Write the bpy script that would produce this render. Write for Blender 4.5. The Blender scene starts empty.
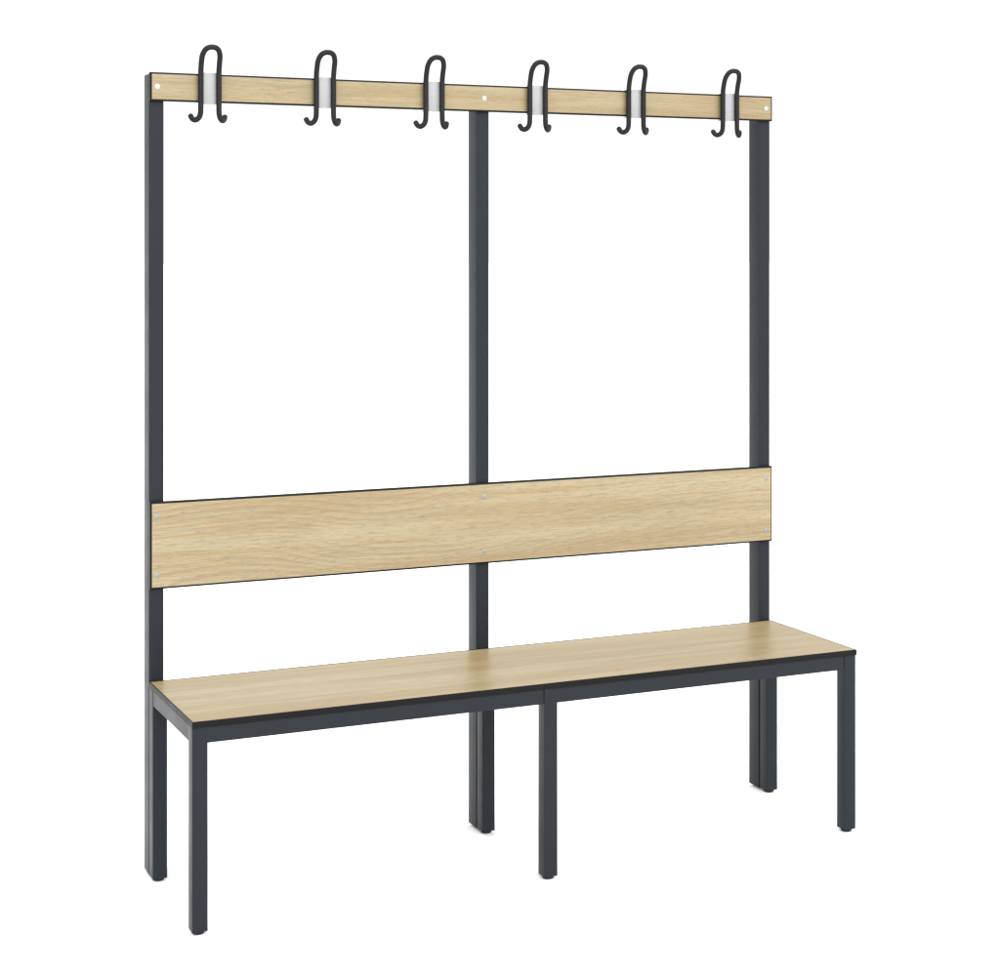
import bpy, bmesh, math, random
from mathutils import Vector

scn = bpy.context.scene
COL = scn.collection

# ------------------------------------------------------------------ camera
ZO = 15.6                       # mm, lifts the bench so the glides stand on z = 0
cam_d = bpy.data.cameras.new("camera")
cam = bpy.data.objects.new("camera", cam_d)
COL.objects.link(cam)
cam.location = (-0.8658, -3.6952, (1286.12 + ZO) / 1000)
cam.rotation_euler = (math.radians(90), 0, -0.4216)
cam_d.sensor_fit = 'HORIZONTAL'
cam_d.sensor_width = 36
cam_d.lens = 36 * 1.81078
cam_d.shift_x = 0.0
cam_d.shift_y = -0.2446
cam_d.clip_start = 0.05
cam_d.clip_end = 500
scn.camera = cam

# ------------------------------------------------------------------ world: white studio surround
W_BACK, W_FRONT, W_TOP, W_GLOW = 1.30, 1.9, 1.7, 2.6
world = bpy.data.worlds.new("World")
scn.world = world
world.use_nodes = True
nt = world.node_tree
nt.nodes.clear()
wo = nt.nodes.new('ShaderNodeOutputWorld')
bg = nt.nodes.new('ShaderNodeBackground')
tc = nt.nodes.new('ShaderNodeTexCoord')
sp = nt.nodes.new('ShaderNodeSeparateXYZ')
nt.links.new(tc.outputs['Generated'], sp.inputs[0])


def maprange(t, src, a, b, c, d):
    m = t.nodes.new('ShaderNodeMapRange')
    m.interpolation_type = 'SMOOTHSTEP'
    t.links.new(src, m.inputs['Value'])
    for k, v in zip(('From Min', 'From Max', 'To Min', 'To Max'), (a, b, c, d)):
        m.inputs[k].default_value = v
    return m.outputs['Result']


fb = maprange(nt, sp.outputs['Y'], -0.5, 0.1, W_FRONT, W_BACK)
tp = maprange(nt, sp.outputs['Z'], 0.35, 0.95, 0.0, W_TOP)
ad = nt.nodes.new('ShaderNodeMath'); ad.operation = 'ADD'
gl = nt.nodes.new('ShaderNodeMath'); gl.operation = 'MULTIPLY'       # unseen glow added to the world high in front, brightens upright tops
nt.links.new(maprange(nt, sp.outputs['Z'], 0.0, 0.22, 0.0, W_GLOW), gl.inputs[0])
nt.links.new(maprange(nt, sp.outputs['Y'], -0.75, -0.45, 1.0, 0.0), gl.inputs[1])
a2 = nt.nodes.new('ShaderNodeMath'); a2.operation = 'ADD'
nt.links.new(fb, a2.inputs[0]); nt.links.new(gl.outputs[0], a2.inputs[1])
nt.links.new(a2.outputs[0], ad.inputs[0]); nt.links.new(tp, ad.inputs[1])
bg.inputs['Color'].default_value = (1.0, 1.0, 1.0, 1)
nt.links.new(ad.outputs[0], bg.inputs['Strength'])
nt.links.new(bg.outputs[0], wo.inputs['Surface'])

scn.view_settings.view_transform = 'Standard'
scn.view_settings.look = 'None'
scn.view_settings.exposure = 0
scn.view_settings.gamma = 1


# ------------------------------------------------------------------ materials
WOOD = 0.55

def new_mat(name):
    m = bpy.data.materials.new(name)
    m.use_nodes = True
    t = m.node_tree
    return m, t, t.nodes['Principled BSDF']


def nd(t, kind, **kw):
    n = t.nodes.new(kind)
    for k, v in kw.items():
        setattr(n, k, v)
    return n


def mapping(t, scale, loc=(0, 0, 0)):
    tcn = nd(t, 'ShaderNodeTexCoord')
    mp = nd(t, 'ShaderNodeMapping')
    mp.inputs['Scale'].default_value = scale
    mp.inputs['Location'].default_value = loc
    t.links.new(tcn.outputs['Object'], mp.inputs['Vector'])
    return mp.outputs['Vector']


def noise(t, vec, scale, detail=4, rough=0.55, dist=0.0):
    n = nd(t, 'ShaderNodeTexNoise')
    n.inputs['Scale'].default_value = scale
    n.inputs['Detail'].default_value = detail
    n.inputs['Roughness'].default_value = rough
    n.inputs['Distortion'].default_value = dist
    t.links.new(vec, n.inputs['Vector'])
    return n.outputs['Fac']


def mixc(t, fac, a, b, blend='MIX'):
    m = nd(t, 'ShaderNodeMix', data_type='RGBA', blend_type=blend)
    for s, v in ((0, fac), (6, a), (7, b)):
        if hasattr(v, 'is_output'):
            t.links.new(v, m.inputs[s])
        else:
            m.inputs[s].default_value = v if s == 0 else (*v, 1)
    return m.outputs[2]


def math_(t, op, a, b=0.0, c=None):
    m = nd(t, 'ShaderNodeMath', operation=op)
    for i, v in enumerate((a, b) if c is None else (a, b, c)):
        if hasattr(v, 'is_output'):
            t.links.new(v, m.inputs[i])
        else:
            m.inputs[i].default_value = v
    return m.outputs[0]


def oak(name, seed, flat=False, contrast=1.0, rough=0.38, spec=0.5, tone=1.0):
    """pale oak laminate, grain along X; `flat` boards lie in XY, the others stand in XZ"""
    m, t, b = new_mat(name)
    tcn = nd(t, 'ShaderNodeTexCoord')
    sx = nd(t, 'ShaderNodeSeparateXYZ')
    t.links.new(tcn.outputs['Object'], sx.inputs[0])
    u = sx.outputs['X']
    v = sx.outputs['Y'] if flat else sx.outputs['Z']

    def vec(su, sv, off=0.0):
        c = nd(t, 'ShaderNodeCombineXYZ')
        t.links.new(math_(t, 'MULTIPLY', u, su), c.inputs[0])
        t.links.new(math_(t, 'MULTIPLY', v, sv), c.inputs[1])
        c.inputs[2].default_value = seed * 7.31 + off
        return c.outputs[0]
    # growth figure: rings of a slowly undulating field, straight grain that opens into arches here and there
    field = noise(t, vec(1.05, 4.6), 1.0, 1.5, 0.4, 0.0)
    wob = noise(t, vec(7, 30, 2), 1.0, 3, 0.6)
    lin = math_(t, 'ADD', math_(t, 'MULTIPLY', v, 620.0), math_(t, 'MULTIPLY', field, 190.0))
    ph = math_(t, 'ADD', lin, math_(t, 'MULTIPLY', wob, 5.0))
    saw = math_(t, 'FRACT', math_(t, 'MULTIPLY', ph, 0.159))
    band = math_(t, 'POWER', saw, 2.6)                      # late wood: soft rise, crisp end
    amp = maprange(t, noise(t, vec(1.6, 14, 5), 1.0, 3), 0.40, 0.60, 0.08, 1.0)
    band = math_(t, 'MULTIPLY', band, amp)
    streak = noise(t, vec(3.0, 62, 9), 1.0, 5, 0.65)
    broad = noise(t, vec(0.8, 17, 13), 1.0, 3, 0.5)
    pore = noise(t, vec(34, 620, 21), 1.0, 2, 0.7)
    pore2 = noise(t, vec(8.5, 260, 31), 1.0, 4, 0.65)
    k = WOOD * tone
    warm = (1.0, 0.972, 0.965)
    light = tuple(x * k * w for x, w in zip((0.462, 0.384, 0.222), warm))
    mid = tuple(x * k * w for x, w in zip((0.385, 0.293, 0.138), warm))
    dark = tuple(x * k * w for x, w in zip((0.300, 0.200, 0.078), warm))
    grey = tuple(x * k * w for x, w in zip((0.405, 0.353, 0.228), warm))
    c = mixc(t, maprange(t, broad, 0.40, 0.62, 0, 1), light, mid)
    c = mixc(t, maprange(t, streak, 0.48, 0.68, 0, 0.7 * contrast), c, grey)
    tan = noise(t, vec(1.5, 52, 17), 1.0, 3, 0.55)          # narrow honey-coloured streaks
    c = mixc(t, maprange(t, tan, 0.56, 0.70, 0, 0.75 * contrast), c, tuple(x * k * w for x, w in zip((0.40, 0.285, 0.115), warm)))
    c = mixc(t, math_(t, 'MULTIPLY', band, 0.58 * contrast), c, dark)
    c = mixc(t, maprange(t, pore2, 0.48, 0.66, 0, 0.42 * contrast), c, tuple(x * k * w for x, w in zip((0.27, 0.20, 0.105), warm)))
    c = mixc(t, maprange(t, pore, 0.52, 0.66, 0, 0.60 * contrast), c, tuple(x * k * w for x, w in zip((0.22, 0.165, 0.095), warm)))
    # a few tiny pin knots
    vo = nd(t, 'ShaderNodeTexVoronoi')
    vo.inputs['Scale'].default_value = 1.0
    t.links.new(vec(8, 16, 40), vo.inputs['Vector'])
    kn = maprange(t, vo.outputs['Distance'], 0.02, 0.05, 0.6, 0.0)
    sc = nd(t, 'ShaderNodeSeparateColor')
    t.links.new(vo.outputs['Color'], sc.inputs[0])
    kn = math_(t, 'MULTIPLY', kn, math_(t, 'GREATER_THAN', sc.outputs[0], 0.80))
    c = mixc(t, kn, c, (0.17, 0.11, 0.06))
    t.links.new(c, b.inputs['Base Color'])
    b.inputs['Specular IOR Level'].default_value = spec
    r = maprange(t, streak, 0.3, 0.7, rough - 0.04, rough + 0.05)
    t.links.new(r, b.inputs['Roughness'])
    bp = nd(t, 'ShaderNodeBump')
    bp.inputs['Strength'].default_value = 0.10
    bp.inputs['Distance'].default_value = 0.0003
    t.links.new(pore2, bp.inputs['Height'])
    t.links.new(bp.outputs[0], b.inputs['Normal'])
    return m


def paint(name, col, rough, spec, grain=0.05):
    m, t, b = new_mat(name)
    v = mapping(t, (1, 1, 1))
    n1 = noise(t, v, 6.0, 3)
    lo = tuple(x * 0.92 for x in col)
    hi = tuple(x * 1.08 for x in col)
    t.links.new(mixc(t, n1, lo, hi), b.inputs['Base Color'])
    t.links.new(maprange(t, noise(t, v, 14.0, 3), 0.3, 0.7, rough - 0.03, rough + 0.03), b.inputs['Roughness'])
    b.inputs['Specular IOR Level'].default_value = spec
    bp = nd(t, 'ShaderNodeBump')
    bp.inputs['Strength'].default_value = grain
    bp.inputs['Distance'].default_value = 0.0004
    t.links.new(noise(t, v, 900.0, 2), bp.inputs['Height'])
    t.links.new(bp.outputs[0], b.inputs['Normal'])
    return m


M_WOOD_BACK = oak("oak_laminate_backrest", 3.0, contrast=1.05)
M_WOOD_RAIL = oak("oak_laminate_hook_rail", 8.0, contrast=0.75, spec=0.35, tone=0.91)
M_WOOD_SEAT = oak("oak_laminate_seat", 5.0, flat=True, contrast=0.7, rough=0.37, spec=0.24, tone=0.95)
M_CORE = paint("black_laminate_core", (0.0035, 0.0034, 0.0034), 0.48, 0.11, 0.03)
M_METAL = paint("anthracite_powder_coat", (0.0098, 0.0116, 0.0150), 0.40, 0.13, 0.08)
M_HOOK = paint("black_plastic_hook", (0.0078, 0.0080, 0.0084), 0.48, 0.14, 0.04)
M_GLIDE = paint("black_plastic_glide", (0.006,0.006,0.0065), 0.45, 0.25, 0.04)
M_BRACKET = paint("translucent_pale_plastic", (0.245, 0.246, 0.249), 0.40, 0.4, 0.02)
M_SCREW = paint("zinc_screw", (0.175, 0.200, 0.212), 0.35, 0.5, 0.02)
M_SCREW.node_tree.nodes['Principled BSDF'].inputs['Metallic'].default_value = 0.25
M_SCREW_RAIL = paint("zinc_screw_lit", (0.31, 0.325, 0.33), 0.35, 0.5, 0.02)  # same zinc as the backrest screws, brighter front reflection put into the colour
M_FLOOR = paint("white_studio_floor", (0.82, 0.82, 0.82), 0.8, 0.1, 0.0)


# ------------------------------------------------------------------ mesh helpers (millimetres in, metres out)
def finish(name, bm, mats, parent=None, smooth=False, angle=35):
    me = bpy.data.meshes.new(name)
    bmesh.ops.recalc_face_normals(bm, faces=bm.faces)
    for v in bm.verts:
        v.co = v.co * 0.001
    bm.to_mesh(me)
    bm.free()
    for m in (mats if isinstance(mats, (list, tuple)) else [mats]):
        me.materials.append(m)
    o = bpy.data.objects.new(name, me)
    COL.objects.link(o)
    if parent:
        o.parent = parent
    if smooth:
        me.shade_smooth()
        me.set_sharp_from_angle(angle=math.radians(angle))
    return o


def add_box(bm, a, b, bev=0.0, seg=2):
    vs = [bm.verts.new((x, y, z)) for x in (a[0], b[0]) for y in (a[1], b[1]) for z in (a[2], b[2])]
    fs = [bm.faces.new([vs[i] for i in q]) for q in
          ((0, 1, 3, 2), (4, 6, 7, 5), (0, 4, 5, 1), (2, 3, 7, 6), (0, 2, 6, 4), (1, 5, 7, 3))]
    if bev:
        es = list({e for f in fs for e in f.edges})
        bmesh.ops.bevel(bm, geom=es, offset=bev, segments=seg, profile=0.5, affect='EDGES')


def box_obj(name, a, b, mat, parent, bev=0.0):
    bm = bmesh.new()
    a = (a[0], a[1], a[2] + ZO); b = (b[0], b[1], b[2] + ZO)
    add_box(bm, a, b, bev)
    return finish(name, bm, mat, parent, smooth=bev > 0, angle=15)


def tube_box(name, x0, x1, y0, y1, z0, z1, mat, parent, wall=2.0, r=1.3):
    """square steel tube, rounded edges, hollow and open at both ends"""
    bm = bmesh.new()

    def ring(ins, rad, z):
        pts = []
        n = 4
        for cx, cy, a0 in ((x1 - ins - rad, y1 - ins - rad, 0), (x0 + ins + rad, y1 - ins - rad, 90),
                           (x0 + ins + rad, y0 + ins + rad, 180), (x1 - ins - rad, y0 + ins + rad, 270)):
            for k in range(n + 1):
                a = math.radians(a0 + 90 * k / n)
                pts.append(bm.verts.new((cx + rad * math.cos(a), cy + rad * math.sin(a), z + ZO)))
        return pts
    rings = [ring(0, r, z0), ring(0, r, z1), ring(wall, 0.8, z1), ring(wall, 0.8, z0)]
    n = len(rings[0])
    for i in range(4):
        A, B = rings[i], rings[(i + 1) % 4]
        for k in range(n):
            bm.faces.new((A[k], A[(k + 1) % n], B[(k + 1) % n], B[k]))
    return finish(name, bm, mat, parent, smooth=True, angle=15)


def lathe(name, prof, centre, axis, mat, parent, seg=32, extra=None):
    """prof: list of (radius, height along axis)"""
    bm = bmesh.new()
    rings = []
    cx, cy, cz = centre

    def put(r, h, a):
        p, q = r * math.cos(a), r * math.sin(a)
        return (cx + p, cy + q, cz + h) if axis == 'Z' else (cx + p, cy + h, cz + q)
    for r, h in prof:
        if r <= 1e-6:
            rings.append([bm.verts.new(put(0, h, 0))])
        else:
            rings.append([bm.verts.new(put(r, h, 2 * math.pi * k / seg)) for k in range(seg)])
    for A, B in zip(rings, rings[1:]):
        for k in range(seg):
            k2 = (k + 1) % seg
            if len(A) == 1:
                bm.faces.new((A[0], B[k], B[k2]))
            elif len(B) == 1:
                bm.faces.new((A[k], A[k2], B[0]))
            else:
                bm.faces.new((A[k], A[k2], B[k2], B[k]))
    if extra:
        extra(bm)
    return finish(name, bm, mat, parent, smooth=True, angle=40)


def board(name, x0, x1, yf, yb, z0, z1, mat, parent, chx, chz, chd):
    """upright board: front face at yf (towards -y) carries the decor, chamfered dark edges all round"""
    bm = bmesh.new()
    z0 += ZO; z1 += ZO
    F = [bm.verts.new(p) for p in ((x0 + chx, yf, z0 + chz), (x1 - chx, yf, z0 + chz), (x1 - chx, yf, z1 - chz), (x0 + chx, yf, z1 - chz))]
    S = [bm.verts.new(p) for p in ((x0, yf + chd, z0), (x1, yf + chd, z0), (x1, yf + chd, z1), (x0, yf + chd, z1))]
    K = [bm.verts.new(p) for p in ((x0, yb, z0), (x1, yb, z0), (x1, yb, z1), (x0, yb, z1))]
    bm.faces.new(F).material_index = 0
    for A, B in ((F, S), (S, K)):
        for i in range(4):
            j = (i + 1) % 4
            bm.faces.new((A[i], A[j], B[j], B[i])).material_index = 1
    bm.faces.new(K).material_index = 0
    return finish(name, bm, [mat, M_CORE], parent)


# ------------------------------------------------------------------ floor
bm = bmesh.new()
bmesh.ops.create_grid(bm, x_segments=8, y_segments=8, size=120000)
floor = finish("floor", bm, M_FLOOR)
floor["kind"] = "structure"
floor["label"] = "plain white studio floor under the bench"

# ------------------------------------------------------------------ the bench
bench = bpy.data.objects.new("cloakroom_bench", None)
COL.objects.link(bench)
bench["label"] = "oak and anthracite steel cloakroom bench with backrest and a rail of six black coat hooks"
bench["category"] = "bench"

L = 1500.0
Z0, SH, TH = -8.6, 388.8, 12.2        # tube bottoms, seat top, seat board thickness
D = 350.3
LW = 30.0
UW, UD = 30.7, 44.5
XM = 749.0
ZR = SH - TH                          # top of the seat frame

# uprights with plastic end caps
for x0 in (0.0, XM - UW / 2, L - UW):
    u = tube_box("upright", x0, x0 + UW, 0.0, UD, Z0, 1637.5, M_METAL, bench)
    box_obj("end_cap", (x0 + 0.4, 0.4, 1637.7), (x0 + UW - 0.4, UD - 0.4, 1640.5), M_GLIDE, u, 1.0)
    box_obj("end_cap", (x0 + 0.8, 0.8, Z0 - 1.6), (x0 + UW - 0.8, UD - 0.8, Z0 - 0.2), M_GLIDE, u, 0.5)


def glide(cx, cy, parent):
    prof = [(0.0, 5.0), (12.0, 5.0), (12.6, 0.0), (12.6, -3.6), (11.6, -5.8), (9.4, -6.9), (0.0, -7.0)]
    return lathe("glide", prof, (cx, cy, Z0 + ZO), 'Z', M_GLIDE, parent)


YF0, YF1 = -D, -D + LW
YB0, YB1 = -3.8 - LW, -3.8
for x0 in (0.0, XM - LW / 2, L - LW):
    for y0, y1 in ((YF0, YF1), (YB0, YB1)):
        lg = tube_box("leg", x0, x0 + LW, y0, y1, Z0, ZR - 0.2, M_METAL, bench)
        glide(x0 + LW / 2, (y0 + y1) / 2, lg)

# frame rails (front, back, and the cross rails), each a bar between legs with a fine joint gap
FR = 30.0
for y0, y1 in ((YF0 + 0.12, YF1 - 0.12), (YB0 + 0.12, YB1 - 0.12)):
    for xa, xb in ((LW - 1.6, XM - LW / 2 - 1.7), (XM + LW / 2 - 1.6, L - LW - 1.6)):
        box_obj("frame_rail", (xa, y0, ZR - FR), (xb, y1, ZR - 0.3), M_METAL, bench, 0.5)
for x0 in (0.0, XM - LW / 2, L - LW):
    box_obj("cross_rail", (x0 + 0.12, YF1 - 1.6, ZR - FR), (x0 + LW - 0.12, YB0 - 2.6, ZR - 0.3), M_METAL, bench, 0.5)

# seat board
bm = bmesh.new()
c, cd = 2.2, 0.3
x0, x1, y0, y1 = -0.5, L + 2.0, -D - 1.2, -1.0
zt, zb = SH + ZO, ZR + ZO
T = [bm.verts.new(p) for p in ((x0 + c, y0 + c, zt), (x1 - 5.0, y0 + c, zt), (x1 - 5.0, y1 - 7.0, zt), (x0 + c, y1 - 7.0, zt))]
S = [bm.verts.new(p) for p in ((x0, y0, zt - cd), (x1, y0, zt - cd), (x1, y1, zt - cd), (x0, y1, zt - cd))]
K = [bm.verts.new(p) for p in ((x0, y0, zb), (x1, y0, zb), (x1, y1, zb), (x0, y1, zb))]
bm.faces.new(T)
bm.faces.new(K)
for A, B in ((T, S), (S, K)):
    for i in range(4):
        j = (i + 1) % 4
        bm.faces.new((A[i], A[j], B[j], B[i])).material_index = 1
finish("seat", bm, [M_WOOD_SEAT, M_CORE], bench)

# backrest and hook rail
BT = 10.5
backrest = board("backrest", -0.3, L + 0.5, -BT, -0.2, 579.1, 758.6, M_WOOD_BACK, bench, 4.0, 4.0, 1.0)
hook_rail = board("hook_rail", -0.3, L + 0.5, -BT, -0.2, 1583.5, 1642.8, M_WOOD_RAIL, bench, 4.0, 3.8, 1.0)


def screw(x, z, y, parent, r=5.2, mat=M_SCREW):
    s = lathe("screw", [(0, 0.2), (r, 0.2), (r, -0.35), (r * 0.82, -0.8), (r * 0.44, -1.0), (r * 0.40, -0.2), (0, -0.2)],
              (x, y, z + ZO), 'Y', mat, parent, 28)
    return s


for x in (15.0, XM, L - 16.5):
    for z in (606.8, 728.2):
        screw(x, z, -BT, backrest, 4.6)
    screw(x, 1613.5, -BT, hook_rail, 5.4, M_SCREW_RAIL)


# ------------------------------------------------------------------ coat hooks
def catmull(pts, n=10):
    P = [Vector(p) for p in pts]
    P = [P[0] * 2 - P[1]] + P + [P[-1] * 2 - P[-2]]
    out = []
    for i in range(1, len(P) - 2):
        for k in range(n):
            t = k / n
            a, b, c_, d = P[i - 1], P[i], P[i + 1], P[i + 2]
            out.append(0.5 * ((2 * b) + (c_ - a) * t + (2 * a - 5 * b + 4 * c_ - d) * t * t + (3 * b - a - 3 * c_ + d) * t ** 3))
    out.append(P[-2])
    return out


def sweep(bm, path, r, seg=18):
    n = len(path)
    tang = [(path[min(i + 1, n - 1)] - path[max(i - 1, 0)]).normalized() for i in range(n)]
    nrm = tang[0].orthogonal().normalized()
    rings = []
    # rounded ends: extra rings shrinking towards the tips
    seq = []
    for k in range(4):
        a = math.radians(90 * (1 - k / 4))
        seq.append((path[0] - tang[0] * r * 0.8 * math.sin(a), tang[0], max(r * math.cos(a), 0.2)))
    seq += [(path[i], tang[i], r) for i in range(n)]
    for k in range(1, 5):
        a = math.radians(90 * k / 4)
        seq.append((path[-1] + tang[-1] * r * 0.8 * math.sin(a), tang[-1], max(r * math.cos(a), 0.2)))
    for p, t, rr in seq:
        nrm = (nrm - t * nrm.dot(t)).normalized()
        b = t.cross(nrm)
        rings.append([bm.verts.new(p + (nrm * math.cos(2 * math.pi * j / seg) + b * math.sin(2 * math.pi * j / seg)) * rr) for j in range(seg)])
    for A, B in zip(rings, rings[1:]):
        for j in range(seg):
            bm.faces.new((A[j], A[(j + 1) % seg], B[(j + 1) % seg], B[j]))
    bm.faces.new(rings[0])
    bm.faces.new(rings[-1])


YR = -19.0          # centre line of the rods
RR = 5.8            # rod radius


def make_hook():
    zz = ZO
    half = [(36.5, -2.5, 1555.5), (33.5, -6.5, 1548.8), (28.5, -11.5, 1546.6), (23.2, -16.2, 1550.5), (20.0, -18.6, 1559.0),
            (19.3, YR, 1572.0), (19.2, YR, 1600.0), (19.2, YR, 1632.0), (19.2, YR - 0.6, 1648.0), (19.2, YR - 4.5, 1664.0),
            (18.6, YR - 10.5, 1679.0), (14.2, YR - 16.6, 1690.3), (7.2, YR - 19.4, 1695.2)]
    pts = [(-x, y, z + zz) for x, y, z in half] + [(0.0, YR - 20.0, 1696.2 + zz)] + [(x, y, z + zz) for x, y, z in reversed(half)]
    bm = bmesh.new()
    sweep(bm, catmull(pts, 7), RR)
    h = finish("coat_hook", bm, M_HOOK, bench, smooth=True, angle=60)
    # pale clip that wraps over and under the rail and carries the hook wire
    bm = bmesh.new()
    w = 17.5
    zt, zb = 1645.6 + zz, 1580.2 + zz
    add_box(bm, (-w, -BT - 3.6, zb), (w, -BT - 0.1, zt), 0.7)
    add_box(bm, (-w, -BT + 0.3, 1643.1 + zz), (w, 6.0, zt - 0.2), 0.5)
    add_box(bm, (-w, -BT + 0.3, zb + 0.2), (w, 6.0, 1583.2 + zz), 0.5)
    k = finish("hook_bracket", bm, M_BRACKET, h, smooth=True)
    return h, k


h0, k0 = make_hook()
HX = [122.9 + 250.9 * i for i in range(6)]
h0.location.x = HX[0] / 1000
for x in HX[1:]:
    h = h0.copy(); COL.objects.link(h)
    h.parent = bench
    h.location.x = x / 1000
    k = k0.copy(); COL.objects.link(k)
    k.parent = h
